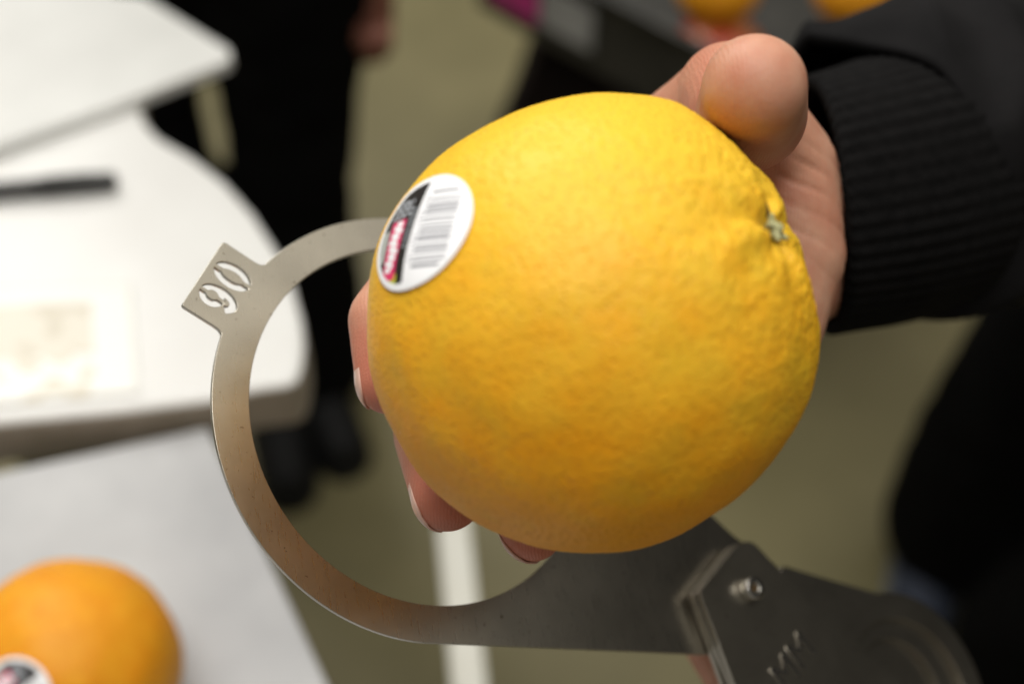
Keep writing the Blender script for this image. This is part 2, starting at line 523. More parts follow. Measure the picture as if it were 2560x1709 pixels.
def peel_low(d):
    st = math.sqrt(max(0.0, d.x*d.x+d.y*d.y))
    ph = math.atan2(d.y, d.x)
    r = 1.0 + (SIL[0]-1.0)*st*st
    for k in range(1, 6):
        r += (SIL[2*k-1]*math.cos(k*ph) + SIL[2*k]*math.sin(k*ph))*st**k
    return r*OR
def peel_r(d):
    r = peel_low(d)
    ca = max(-1, min(1, d.dot(STEM)))
    al = math.acos(ca)
    psi = math.atan2(d.dot(S2), d.dot(S1))
    near = math.exp(-(al/0.55)**2)
    wob = noise.noise(d*3.1)*1.2
    r += 0.0006*near*math.cos(7*psi+wob*1.6)*min(1, al/0.15)
    r += 0.0003*near*math.cos(4*psi+1.3+wob)*min(1, al/0.15)
    r -= 0.0028*math.exp(-(al/0.10)**2)
    rough = 0.12+0.95*math.exp(-(al/0.55)**2)
    r += 0.00036*rough*noise.noise(d*15.0)
    r += 0.00032*rough*noise.noise(d*31.0+Vector((3, 1, 7)))
    r += 0.00010*noise.noise(d*70.0)
    r += 0.00045*noise.noise(d*4.0+Vector((9, 2, 4)))
    return r
def peel_point(d, lift=0.0, low=False):
    return OC + cw(d)*((peel_low(d) if low else peel_r(d))+lift)

root = empty('orange', OC, 'large golden orange held up in front of the steel sizing ring', 'orange')
bm = bmesh.new()
bmesh.ops.create_icosphere(bm, subdivisions=8, radius=1.0)
for v in bm.verts:
    v.co = peel_point(v.co.normalized())
bmesh.ops.recalc_face_normals(bm, faces=bm.faces)
# object-space texture is wanted at the fruit itself: write relative to its centre
for v in bm.verts:
    v.co -= OC
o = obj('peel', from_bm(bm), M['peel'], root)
o.matrix_parent_inverse = Matrix()

# calyx: dry green button in the stem pit
bm = bmesh.new()
rnd = random.Random(4)
base = STEM*1.0
for k in range(5):
    a = 2*math.pi*k/5+0.4
    dd = (STEM + S1*math.cos(a)*0.060 + S2*math.sin(a)*0.060).normalized()
    round_cone(bm, peel_point(STEM, 0.0012), peel_point(dd, 0.0014+rnd.random()*0.001), 0.0012, 0.0006, 10)
round_cone(bm, peel_point(STEM, 0.000), peel_point(STEM, 0.0026), 0.0018, 0.0012, 12)
obj('calyx', fused(bm, 0.00035, 2), M['calyx'], root)
bm = bmesh.new()
for k, a in enumerate((3.6, 0.9, 5.2)):
    dd = (STEM + S1*math.cos(a)*0.10 + S2*math.sin(a)*0.10).normalized()
    round_cone(bm, peel_point(dd, -0.0006), peel_point((dd+S1*0.02).normalized(), -0.0006), 0.0011, 0.0009, 10)
obj('stem_scar', from_bm(bm), M['dark_pit'], root)

W = s2l((240, 240, 242)); K = s2l((26, 22, 22)); PK = s2l((222, 40, 105)); GR = s2l((150, 152, 156)); YG = s2l((178, 186, 20))
def in_glyph(x, y, segs, w):
    for (x0, y0, x1, y1) in segs:
        dx, dy = x1-x0, y1-y0
        t = max(0, min(1, ((x-x0)*dx+(y-y0)*dy)/(dx*dx+dy*dy+1e-9)))
        if (x-x0-dx*t)**2+(y-y0-dy*t)**2 < w*w:
            return True
    return False
_rb = random.Random(11)
BARS = []
x = -0.66
while x < 0.70:
    w = _rb.choice((0.012, 0.02, 0.03, 0.045))
    BARS.append((x, x+w))
    x += w+_rb.choice((0.015, 0.02, 0.032, 0.05))
# cursive white strokes across the pink band (illegible in the photograph)
SCRIPT = []
px_ = None
for i in range(90):
    s = i/89
    sx = -0.62+0.82*s
    ty = 0.44+0.10*math.sin(s*44)+0.03*math.sin(s*13)
    if px_:
        SCRIPT.append((px_[0], px_[1], sx, ty))
    px_ = (sx+0.012*math.cos(s*44), ty)
def sticker_col(s, t):
    """s along the divider (up), t to the dark half (left), both -1..1"""
    q = math.hypot(s/1.0, t/1.0)
    if q > 0.885:
        return W
    if t > 0.03:
        if t < 0.09 and s < -0.86:
            return W
        c = K
        if 0.26 < t < 0.62 and -0.78 < s < 0.24:
            c = PK
            if in_glyph(s, t, SCRIPT, 0.030):
                c = W
        elif s <= -0.70 and 0.20 < t < 0.58:
            c = YG
        elif t > 0.66 and -0.42 < s < 0.12:
            c = s2l((168, 172, 166))
        elif 0.26 < s < 0.62 and 0.22 < t < 0.66:
            if math.sin(s*58+t*4) > -0.25 and math.sin(t*46+s*9) > -0.55:
                c = s2l((186, 190, 196))
        elif 0.07 < t < 0.2 and -0.30 < s < 0.42 and math.sin(s*70) > -0.2:
            c = s2l((120, 124, 128))
        return c
    if -0.72 < t < -0.12 and abs(s) < 0.7:
        for b0, b1 in BARS:
            if b0 < s < b1:
                return s2l((112, 112, 120))
    if -0.10 < t < -0.045 and abs(s) < 0.6 and math.sin(s*90) > 0.3:
        return s2l((140, 140, 150))
    return W

def sticker(name, parent, centre, nrm, e1, e2, semi1, semi2, surf, lift):
    """thin oval label following the peel; surf(world direction) -> radius"""
    bm = bmesh.new()
    lay = bm.loops.layers.float_color.new('print')
    n1_, n2_ = 120, 150
    g = {}
    for i in range(n1_+1):
        for j in range(n2_+1):
            s, t = 2*i/n1_-1, 2*j/n2_-1
            if s*s+t*t > 1.02:
                continue
            q = math.hypot(s, t)
            if q > 1:
                s, t = s/q, t/q
            d = (nrm*OR + e1*(s*semi1) + e2*(t*semi2)).normalized()
            g[i, j] = (bm.verts.new(surf(d)), sticker_col(s, t))
    for i in range(n1_):
        for j in range(n2_):
            ks = [(i, j), (i+1, j), (i+1, j+1), (i, j+1)]
            if all(k in g for k in ks):
                f = bm.faces.new([g[k][0] for k in ks])
                for l, k in zip(f.loops, ks):
                    l[lay] = (*g[k][1], 1)
    bmesh.ops.recalc_face_normals(bm, faces=bm.faces)
    me = from_bm(bm)
    me = baked(me, [('SOLIDIFY', dict(thickness=0.00012, offset=0))])
    return obj(name, me, M['print'], parent)
sn = Vector((-0.69435967, 0.33830417, 0.63514954))
se1 = Vector((0.21881326, 0.9400721, -0.26150566))
se2 = Vector((-0.68555481, -0.04259985, -0.72677359))
sc0 = (sn*0.0455 + se1*0.0011 + se2*0.0034).normalized()
f1 = (se1-sc0*se1.dot(sc0)).normalized()
f2 = sc0.cross(f1)
if f2.dot(se2) < 0:
    f2 = -f2
st = sticker('sticker', root, OC, sc0, f1, f2, 0.0118, 0.0146, lambda d: peel_point(d, 0.00045, low=True)+cw(d)*(0.00045*noise.noise(d*4.0+Vector((9, 2, 4)))), 0)
st['label'] = 'white oval sticker with barcode and black and pink panel'

def small_orange(name, c, r, label, seed, sub=5, group=None):
    ro = empty(name, c, label, 'orange', group)
    bm = bmesh.new()
    bmesh.ops.create_icosphere(bm, subdivisions=sub, radius=1.0)
    off = Vector((seed*3.7, seed*1.9, seed))
    for v in bm.verts:
        d = v.co.normalized()
        v.co = d*(r*(1-0.035*abs(d.z)**2) + 0.0008*noise.noise(d*3+off) + 0.0003*noise.noise(d*12+off))
    o = obj('peel', from_bm(bm), M['peel2'], ro)
    o.matrix_parent_inverse = Matrix()
    return ro
R2 = 0.042
r_ = ray(172, 1672)
c2 = CAM + r_*((Z1+R2*0.965-CAM_H)/r_.z)
so = small_orange('orange', c2, R2, 'loose orange resting on the grey-white table, sticker on its side', 2.0)
# its round sticker, facing the viewer a little below the top
def hit_sphere(px, py, c, r):
    v = ray(px, py)
    oc = CAM-c
    A, B, Cc = v.dot(v), v.dot(oc), oc.dot(oc)-r*r
    D = max(0, B*B-A*Cc)
    return CAM+v*((-B-math.sqrt(D))/A)
h = (hit_sphere(40, 1735, c2, R2)-c2).normalized()
g1 = (hit_sphere(120, 1690, c2, R2)-hit_sphere(0, 1790, c2, R2))
g1 = (g1-h*g1.dot(h)).normalized()
g2 = h.cross(g1)
OR_save = OR
sticker('sticker', so, c2, h, g1, g2, 0.0135, 0.0145, lambda d: c2+d*(R2+0.0006), 0)

# ------------------------------------------------------------------ sizing gauge
GN = cw((0.49901912, 0.36102719, 0.78780663)).normalized()
GU = cw((0.84478276, 0.0, -0.53510942)).normalized()
GV = GN.cross(GU).normalized()
GC = CAM + cw((-0.02025503, -0.01864777, -0.29686066))
GM = Matrix(((GU.x, GV.x, GN.x, GC.x), (GU.y, GV.y, GN.y, GC.y), (GU.z, GV.z, GN.z, GC.z), (0, 0, 0, 1)))
gauge = empty('sizing_gauge', (0, 0, 0), 'fan of hinged steel fruit sizing rings, ring marked 90 opened out', 'gauge')
gauge.matrix_world = GM

def plate(name, loops, w, thick, mat, bev=0.10):
    """flat plate from closed outlines in millimetres; inner outlines become holes"""
    cu = bpy.data.curves.new('c', 'CURVE')
    cu.dimensions = '2D'
    cu.fill_mode = 'BOTH'
    cu.extrude = thick/2000-bev/1000
    cu.bevel_depth = bev/1000
    cu.bevel_resolution = 1
    cu.offset = -bev/1000
    for lp in loops:
        sp = cu.splines.new('POLY')
        sp.points.add(len(lp)-1)
        for q, (x, y) in zip(sp.points, lp):
            q.co = (x/1000, y/1000, 0, 1)
        sp.use_cyclic_u = True
    co = bpy.data.objects.new('tmp', cu)
    COL.objects.link(co)
    dg = bpy.context.evaluated_depsgraph_get()
    me = bpy.data.meshes.new_from_object(co.evaluated_get(dg))
    bpy.data.objects.remove(co)
    for v in me.vertices:
        v.co.z += w/1000
    o = bpy.data.objects.new(name, me)
    me.materials.clear()
    me.materials.append(mat)
    link(o, gauge)
    return o
def arc(cx, cy, rx, ry, a0, a1, n):
    return [(cx+rx*math.cos(math.radians(a0+(a1-a0)*i/n)), cy+ry*math.sin(math.radians(a0+(a1-a0)*i/n))) for i in range(n+1)]
def fillet(pts, rad):
    """round the corners of a closed polygon; rad per corner in mm (0 = keep)"""
    out = []
    n = len(pts)
    for i, (p, r) in enumerate(zip(pts, rad)):
        if not r:
            out.append(p)
            continue
        P, A, B = Vector(p), Vector(pts[i-1]), Vector(pts[(i+1) % n])
        ua, ub = (A-P), (B-P)
        ta, tb = min(r, ua.length*0.48), min(r, ub.length*0.48)
        a, b = P+ua.normalized()*ta, P+ub.normalized()*tb
        for k in range(7):
            t = k/6
            q = a*(1-t)**2+P*2*t*(1-t)+b*t*t
            out.append((q.x, q.y))
    return out
RO = 53.5
TA = 144.5
tdir = Vector((math.cos(math.radians(TA)), math.sin(math.radians(TA))))
tper = Vector((-tdir.y, tdir.x))                # counter-clockwise side
rt1 = tdir*52.6-tper*10.0
rt2 = tdir*52.6+tper*10.0
k1 = tdir*63.3-tper*10.05
k2 = tdir*63.3+tper*10.05
ang = lambda v: math.degrees(math.atan2(v.y, v.x)) % 360
outl = [(p, 0) for p in arc(0, 0, RO, RO, 257.2, 257.2, 1)][:1]
outl += [((65.3, -65.2), 0), ((90.0, -69.0), 10), ((101.0, -58.0), 10), ((97.0, -44.0), 8), ((86.0, -36.3), 3), ((80.4, -30.2), 3), ((58.0, -9.0), 12)]
outl += [(p, 0) for p in arc(0, 0, RO, RO, 6, ang(rt1)-2.5, 60)]
outl += [((rt1.x, rt1.y), 2.6), ((k1.x, k1.y), 1.0), ((k2.x, k2.y), 0.9), ((rt2.x, rt2.y), 2.6)]
outl += [(p, 0) for p in arc(0, 0, RO, RO, ang(rt2)+2.5, 256.5, 60)]
ring_out = fillet([p for p, r in outl], [r for p, r in outl])
hole = arc(0, 0, 45, 45, 0, 357.5, 143)
def place(local, cen):
    cx_, cy_ = cen
    rd = -tper                                   # reading direction
    return [(cx_+rd.x*x+tdir.x*y, cy_+rd.y*x+tdir.y*y) for x, y in local]
def half_ring(sgn, c, ro, ri, gap):
    """half of an oval ring left of / right of a bridge"""
    o_ = [(x, y) for x, y in arc(c[0], c[1], ro[0], ro[1], -90, 90, 40) if x-c[0] >= gap]
    i_ = [(x, y) for x, y in arc(c[0], c[1], ri[0], ri[1], 90, -90, 40) if x-c[0] >= gap]
    lp = o_+i_
    return [(c[0]+(x-c[0])*sgn, y) for x, y in lp]
d0c = tdir*57.2-tper*3.45
d9c = tdir*57.2+tper*3.45
zero = [place(half_ring(s, (0, 0), (3.05, 4.7), (1.25, 2.85), 0.42), d0c) for s in (1, -1)]
nine_l = place(half_ring(-1, (0, 1.55), (2.95, 3.15), (1.15, 1.45), 0.40), d9c)
nr = arc(0, 0, 2.95, 4.7, 82, -140, 44) + arc(0, 0.1, 1.2, 2.95, -140, -40, 16)
nr += [(1.05, -1.1), (0.25, -1.75), (0.42, -0.05)] + arc(0, 1.55, 1.15, 1.45, -62, 70, 20)
nine_r = place(nr, d9c)
rp = plate('ring_plate', [ring_out, hole, zero[0], zero[1], nine_l, nine_r], 0.0, 1.2, M['steel'])
rp['label'] = 'flat steel ring with square tab cut through with 90'

HX, HY = 81.4, -51.6
def bplate(rot, dx=0, dy=0):
    raw = [(65.2, -50.3), (82.0, -39.2), (87.2, -39.0), (90.6, -43.4), (96.6, -50.2), (104.6, -61.6), (128.1, -82.5), (142, -100), (80, -112), (72.2, -90.0)]
    cr, sr = math.cos(rot), math.sin(rot)
    pts = [(HX+(x-HX)*cr-(y-HY)*sr+dx, HY+(x-HX)*sr+(y-HY)*cr+dy) for x, y in raw]
    return fillet(pts, [1.2, 4, 4, 6, 6, 8, 8, 14, 14, 8])
plate('folded_plate', [bplate(-0.03)], 1.8, 1.5, M['steel_b'])
plate('folded_plate', [bplate(0.035, -0.6)], 3.6, 1.5, M['steel_b'])
# outermost folded plate, letters cut through
fp = plate('folded_plate', [bplate(0.0)], 5.4, 1.5, M['steel_b'])
# next ring of the fan, lying folded to the lower right
RC = (137.0, -88.0)
ang0 = 118
o2 = [(101.0, -45.0)] + [(112, -49.0)] + arc(RC[0], RC[1], 31, 31, 92, -200, 70) + [(100, -66)]
rp2 = plate('folded_ring', [fillet(o2, [4, 0]+[0]*71+[3]), arc(RC[0], RC[1], 23.5, 23.5, 0, 355, 80)], -1.8, 1.5, M['steel_b'])
# smaller rings nested behind it
for hr, dx_, w_ in ((17.0, -2.0, -3.6), (5.0, -1.0, -5.4)):
    c_ = (RC[0]+dx_, RC[1]-dx_*0.6)
    o3 = [(100.0, -46.0), (111, -50.0)] + arc(c_[0], c_[1], 29, 29, 92, -200, 60) + [(99, -66)]
    plate('folded_ring', [fillet(o3, [4, 0]+[0]*61+[3]), arc(c_[0], c_[1], hr, hr, 0, 355, 60)], w_, 1.5, M['steel_b'])
# raised letters on the outer plate
def gauge_text(body, x, y, rot, size, w, mat):
    cu = bpy.data.curves.new('t', 'FONT')
    cu.body = body
    cu.size = size/1000
    cu.extrude = 0.00012
    cu.align_x = 'CENTER'
    cu.align_y = 'CENTER'
    to = bpy.data.objects.new('tmp', cu)
    COL.objects.link(to)
    dg = bpy.context.evaluated_depsgraph_get()
    me = bpy.data.meshes.new_from_object(to.evaluated_get(dg))
    bpy.data.objects.remove(to)
    me.transform(Matrix.Translation((x/1000, y/1000, w/1000)) @ Matrix.Rotation(rot, 4, 'Z'))
    me.materials.clear()
    me.materials.append(mat)
    o = bpy.data.objects.new('lettering', me)
    link(o, fp)
    return o
gauge_text('MM', 90.5, -71.5, math.radians(33), 11, 6.28, M['steel_bright'])
# hinge bolt: washer, socket head
def disc(name, r, z0, z1, mat, parent, hexr=0.0, bev=0.15):
    loops = [arc(HX, HY, r, r, 0, 352.5, 47)]
    if hexr:
        loops.append(arc(HX, HY, hexr, hexr, 10, 310, 5))
    o = plate(name, loops, (z0+z1)/2, (z1-z0), mat, bev)
    o.parent = parent
    return o
bolt = disc('hinge_bolt', 1.9, -7.2, 6.4, M['steel_bright'], gauge)
disc('bolt_head', 2.9, 6.3, 9.2, M['steel_bright'], bolt, 1.25, 0.3)
disc('socket_floor', 1.5, 6.2, 7.4, M['dark_pit'], bolt, 0, 0.05)
disc('nut', 3.2, -9.2, -6.3, M['steel_bright'], bolt, 0, 0.3)

# ------------------------------------------------------------------ person holding the orange
def touch(px, py, dist):
    """point on the far side of the orange, dist metres from its centre, seen at a pixel"""
    v = ray(px, py)
    oc = CAM-OC
    A, B, Cc = v.dot(v), v.dot(oc), oc.dot(oc)-dist*dist
    D = max(0.0, B*B-A*Cc)
    return CAM+v*((-B+math.sqrt(D))/A)
holder = empty('person', (0.55, 0.55, 0), 'person in dark jacket reaching in from the crates, holding up the golden orange', 'person')
idx = [(touch(1640, 520, .066), .0125), (touch(1420, 470, .062), .0105), (touch(1130, 590, .0565), .0095), (touch(966, 800, .0540), .0088), (touch(974, 950, .0525), .0078)]
mid = [(touch(1690, 690, .066), .0125), (touch(1460, 680, .063), .0108), (touch(1190, 830, .0570), .0098), (touch(1080, 1085, .0540), .0090), (touch(1118, 1238, .0520), .0080)]
rng = [(touch(1720, 840, .066), .0120), (touch(1520, 850, .062), .0102), (touch(1340, 980, .0570), .0092), (touch(1280, 1190, .0540), .0084), (touch(1330, 1322, .0525), .0073)]
pky = [(touch(1760, 960, .064), .0110), (touch(1610, 1010, .060), .0090), (touch(1510, 1100, .0560), .0080), (touch(1500, 1170, .0530), .0072), (touch(1545, 1240, .0520), .0064)]
wrist = at(1940, 600, .326)
arm1 = at(2260, 490, .380)
tcmc = at(1955, 640, .302)
tmcp = at(1958, 420, .300)
tip_ = at(1822, 236, .288)
pulp = at(1878, 288, .272)
ttip = at(1886, 218, .241)
bm = bmesh.new()
for c in (idx, mid, rng, pky):
    chain(bm, c)
    round_cone(bm, c[0][0], wrist, c[0][1]+.001, .0185)
chain(bm, [(wrist, .0175), (arm1, .019)])
chain(bm, [(at(1920, 700, .320), .0165), (at(2220, 560, .374), .017)])
chain(bm, [(wrist, .0175), (tcmc, .0155), (tmcp, .0130), (tip_, .0124), (pulp, .0124), (ttip, .0104)])
# thumb pad fullness and tip
chain(bm, [(at(1868, 300, .268), .0118), (at(1880, 250, .252), .0108)])
# ball of the thumb, heel of the hand, web to the forefinger
chain(bm, [(tcmc, .0150), (at(1900, 790, .300), .0160), (at(1790, 930, .308), .0150)])
chain(bm, [(tmcp, .0125), (at(1800, 420, .310), .0120), idx[0]])
chain(bm, [(tip_, .0118), (at(1745, 290, .298), .0110), (at(1650, 360, .310), .0110)])
for a_, b_ in ((idx, mid), (mid, rng), (rng, pky)):
    round_cone(bm, a_[0][0], b_[0][0], a_[0][1], b_[0][1])
    round_cone(bm, a_[0][0]*.4+wrist*.6, b_[0][0]*.4+wrist*.6, .018, .018)
me = fused(bm, 0.0010, 7)
# creases at the ball of the thumb, flushed fingertips, shade painted into the thumb pad
fa = me.attributes.new('flush_shade', 'FLOAT', 'POINT')
crease_c = at(1975, 520, .295)
tips = [idx[4][0], mid[4][0], rng[4][0], pky[4][0], pulp]
cd = cw((0.50, 0.86, 0.1)).normalized()
nrm_ = [v.normal.copy() for v in me.vertices]
for v in me.vertices:
    p = v.co.copy()
    q = (p-crease_c).length
    if q < 0.030:
        k = math.exp(-(q/0.015)**2)
        s = (p-crease_c).dot(cd)
        s += 0.0028*noise.noise(p*60)
        v.co = p - nrm_[v.index]*(0.0012*k*(0.5+0.9*noise.noise(p*90+Vector((5, 0, 0))))*max(0, math.cos(s/0.0046*2*math.pi))**3)
    dmin = min((p-t).length for t in tips)
    fa.data[v.index].value = max(0.0, min(0.75, 1.05-dmin/0.019))
hand = obj('hand', me, M['skin'], holder)
hand['label'] = 'bare hand with thumb on top and fingertips curled round the orange'

def nail(tip, dip, r, parent, dors, half=52, back=.0085, fwd=.0058):
    ax_ = (tip-dip).normalized()
    dn = (dors-ax_*dors.dot(ax_)).normalized()
    sd = ax_.cross(dn)
    bm = bmesh.new()
    nu, nv = 14, 14
    g = []
    for i in range(nu+1):
        z = -back+(back+fwd)*i/nu
        row = []
        rr = r*0.955 if z < 0 else 0.955*math.sqrt(max(1e-9, r*r-(z*0.95)**2))
        taper = max(0.02, 1.0-abs(2*i/nu-1)**4)**0.5
        for j in range(nv+1):
            a_ = math.radians(half)*(2*j/nv-1)*taper
            rad = rr+0.0002
            row.append(bm.verts.new(tip+ax_*z+(dn*math.cos(a_)+sd*math.sin(a_))*rad))
        g.append(row)
    for i in range(nu):
        for j in range(nv):
            bm.faces.new((g[i][j], g[i+1][j], g[i+1][j+1], g[i][j+1]))
    bmesh.ops.recalc_face_normals(bm, faces=bm.faces)
    me = baked(from_bm(bm), [('SOLIDIFY', dict(thickness=0.0004, offset=0))])
    return obj('nail', me, M['nail'], parent)
for c in (idx, mid, rng, pky):
    t_, d_ = c[4][0], c[3][0]
    o = nail(t_, d_, c[4][1], hand, (t_-OC)+cw((-0.018, -0.006, 0.016)))

# ribbed cuff and padded sleeve
def axis_pts(*pp):
    return [at(*p) for p in pp]
cp = spline(axis_pts((2038, 515, .338), (2170, 482, .352), (2300, 445, .370)), 24)
cr_ = lerp_list([.0355, .0372, .0388, .0400], 24)
def rib(f, a, p):
    return 0.0004*math.cos(a*56)*(0.7+0.5*noise.noise(p*60)) + 0.0016*noise.noise(p*22)
bm_c = tube(cp, cr_, 264, rib, tang=(cw((1.0, 0.12, 0.0)).normalized(), lambda f: 1-0.6*f))
bm_c = baked(bm_c, [('SOLIDIFY', dict(thickness=0.003, offset=-1))])
cuff_me = bm_c
sp_ = spline(axis_pts((2150, 462, .364), (2270, 440, .378), (2400, 395, .405), (2560, 300, .46), (2800, 150, .56)) +
             [Vector((0.42, 0.58, 1.10)), Vector((0.56, 0.57, 1.34))], 90)
sr_ = lerp_list([.0415, .0460, .0520, .0570, .0630, .0670, .070], 90)
def folds(f, a, p):
    n1 = noise.noise(Vector((p.x*16, p.y*16, p.z*16)))
    ridge = 1-abs(noise.noise(Vector((p.x*22+4, p.y*9, p.z*22))))*2
    return (0.0065*n1 + 0.0115*(ridge-0.4) + 0.0022*noise.noise(p*55))*min(1, 0.6+f*8)
sl_me = tube(sp_, sr_, 120, folds, tang=(cw((0.72, 0.40, -0.55)).normalized(), lambda f: max(0, 1-f*5)))
sl_me = baked(sl_me, [('SOLIDIFY', dict(thickness=0.003, offset=-1))])
sleeve = obj('sleeve', sl_me, M['jacket'], holder)
cuff = obj('cuff', cuff_me, M['cuff'], sleeve)

def cloth_blob(chains, voxel, smooth, amp=0.006, sc_=9):
    bm = bmesh.new()
    for c in chains:
        chain(bm, c)
    me = fused(bm, voxel, smooth)
    nrm = [v.normal.copy() for v in me.vertices]
    for v in me.vertices:
        p = v.co
        v.co = p + nrm[v.index]*(amp*noise.noise(Vector((p.x*sc_, p.y*sc_, p.z*sc_*0.55)))+amp*0.5*noise.noise(p*sc_*3))
    return me
V = Vector
obj('jacket', cloth_blob([[(V((0.60, 0.20, 1.36)), .085), (V((0.57, 0.55, 1.36)), .085)],
                          [(V((0.58, 0.25, 1.28)), .125), (V((0.60, 0.27, 1.00)), .120), (V((0.62, 0.34, 0.84)), .125)],
                          [(V((0.58, 0.47, 1.28)), .125), (V((0.60, 0.50, 1.00)), .120), (V((0.60, 0.55, 0.84)), .115)],
                          [(V((0.58, 0.14, 1.34)), .070), (V((0.58, 0.06, 1.05)), .060), (V((0.55, 0.05, 0.86)), .050)]], .010, 3), M['jacket'], holder)
obj('trousers', cloth_blob([[(V((0.59, 0.55, 0.84)), .105), (V((0.50, 0.69, 0.50)), .090), (V((0.485, 0.70, 0.10)), .086)],
                            [(V((0.63, 0.36, 0.84)), .105), (V((0.575, 0.48, 0.50)), .088), (V((0.525, 0.55, 0.10)), .084)]], .008, 3), M['black_cloth'], holder)
def shoe(toe, heel, mat, sole, parent):
    toe, heel = V(toe), V(heel)
    d = (toe-heel)
    bm = bmesh.new()
    chain(bm, [(heel+V((0, 0, .045)), .036), (heel+d*.45+V((0, 0, .052)), .038), (toe+V((0, 0, .036)), .033)])
    chain(bm, [(heel+V((0, 0, .095)), .038), (heel+d*.25+V((0, 0, .080)), .036)])
    me = fused(bm, .005, 3)
    for v in me.vertices:
        v.co.z = max(v.co.z, 0.016)
    o = obj('shoe', me, mat, parent)
    bm = bmesh.new()
    chain(bm, [(heel+V((0, 0, .012)), .039), (heel+d*.45+V((0, 0, .012)), .040), (toe+V((0, 0, .012)), .035)])
    me = fused(bm, .005, 2)
    for v in me.vertices:
        v.co.z = max(0.001, min(0.018, v.co.z))
    s = obj('sole', me, sole, o)
    return o
shoe((0.432, 0.61, 0), (0.480, 0.73, 0), M['shoe_blue'], M['shoe_sole'], holder)
shoe((0.46, 0.47, 0), (0.53, 0.57, 0), M['shoe_blue'], M['shoe_sole'], holder)

# ------------------------------------------------------------------ visitor in black trousers behind the white table
vis = empty('person', (-0.30, 0.97, 0), 'person in black trousers standing behind the white table, one hand hanging', 'person')
Y2 = 0.95
lg = [at_y(718, -120, Y2), at_y(722, 250, Y2), at_y(735, 520, Y2), at_y(765, 840, Y2), at_y(765, 985, Y2)]
lg2 = [at_y(300, -120, 0.98), at_y(320, 250, 0.96), at_y(400, 560, 0.93), at_y(610, 840, 0.90), at_y(668, 960, 0.90)]
trs = [[(lg[0], .080), (lg[1], .068), (lg[2], .062), (lg[3], .078), (lg[4]+V((0, 0, .09)), .088)],
       [(lg2[0], .080), (lg2[1], .070), (lg2[2], .066), (lg2[3], .066), (lg2[4]+V((0, 0, .07)), .070)],
       [(lg[0], .080), (V((-0.25, 0.98, 0.88)), .11)], [(lg2[0], .080), (V((-0.30, 0.98, 0.88)), .11)]]
obj('trousers', cloth_blob(trs, .008, 3), M['black_cloth'], vis)
obj('coat', cloth_blob([[(V((-0.20, 0.97, 0.66)), .085), (V((-0.24, 0.98, 1.0)), .11), (V((-0.21, 0.98, 1.36)), .10)],
                        [(V((-0.35, 0.98, 0.68)), .085), (V((-0.32, 0.98, 1.0)), .11), (V((-0.35, 0.98, 1.36)), .10)],
                        [(V((-0.13, 0.98, 1.34)), .062), (V((-0.085, 0.98, 1.02)), .052), (V((-0.100, 0.95, 0.755)), .040)]], .010, 3), M['black_cloth'], vis)
hp = at_y(928, 25, 0.95)
bm = bmesh.new()
hb = at_y(918, -140, 0.95)
chain(bm, [(hb, .024), (at_y(925, 10, .95), .022), (at_y(928, 55, .95), .021)])
for k, (x, y, e) in enumerate(((900, 118, .0085), (922, 140, .0088), (945, 138, .0085), (962, 118, .0078))):
    a_ = at_y(905+k*15, 50, .95)
    chain(bm, [(a_, .0105), (at_y((905+k*15+x)/2, (50+y)/2+8, .93), .0098), (at_y(x, y, .935), e)])
chain(bm, [(at_y(900, 0, .94), .012), (at_y(880, 60, .92), .0100), (at_y(886, 95, .92), .0085)])
obj('hand', fused(bm, .0022, 4), M['skin_far'], vis)
shoe((at_y(860, 1150, 0.84).x, 0.845, 0), (lg[4].x-.005, 0.965, 0), M['shoe'], M['shoe'], vis)
shoe((lg2[4].x+.03, 0.80, 0), (lg2[4].x, 0.92, 0), M['shoe'], M['shoe'], vis)

# ------------------------------------------------------------------ hand that holds the gauge plates
gp = empty('person', at(1900, 1900, .34), 'bare fingers gripping the folded plates of the steel gauge from below', 'person')
bm = bmesh.new()
def G(x, y, w):                                   # gauge millimetres -> world
    return GM @ Vector((x/1000, y/1000, w/1000))
chain(bm, [(at(1738, 1535, .339), .0080), (at(1826, 1668, .339), .0088), (at(1930, 1850, .346), .0096), (at(2080, 2010, .352), .0110)])
for bx, by in ((96, -104), (116, -108), (134, -112)):
    chain(bm, [(G(bx+38, by-46, -22), .0105), (G(bx+14, by-20, -18), .0100), (G(bx+4, by-6, -13), .0092), (G(bx, by+7, -11.5), .0082)])
chain(bm, [(G(100, -126, -20), .020), (G(160, -152, -22), .022)])
chain(bm, [(G(92, -120, -18), .017), (G(170, -170, -22), .024)])
chain(bm, [(G(150, -150, 4), .014), (G(128, -128, 16), .011), (G(116, -112, 16), .0105)])
chain(bm, [(G(165, -160, -18), .022), (G(150, -150, 4), .014)])
chain(bm, [(G(165, -165, -22), .026), (G(230, -230, -40), .028)])
obj('hand', fused(bm, .0016, 5), M['skin'], gp)
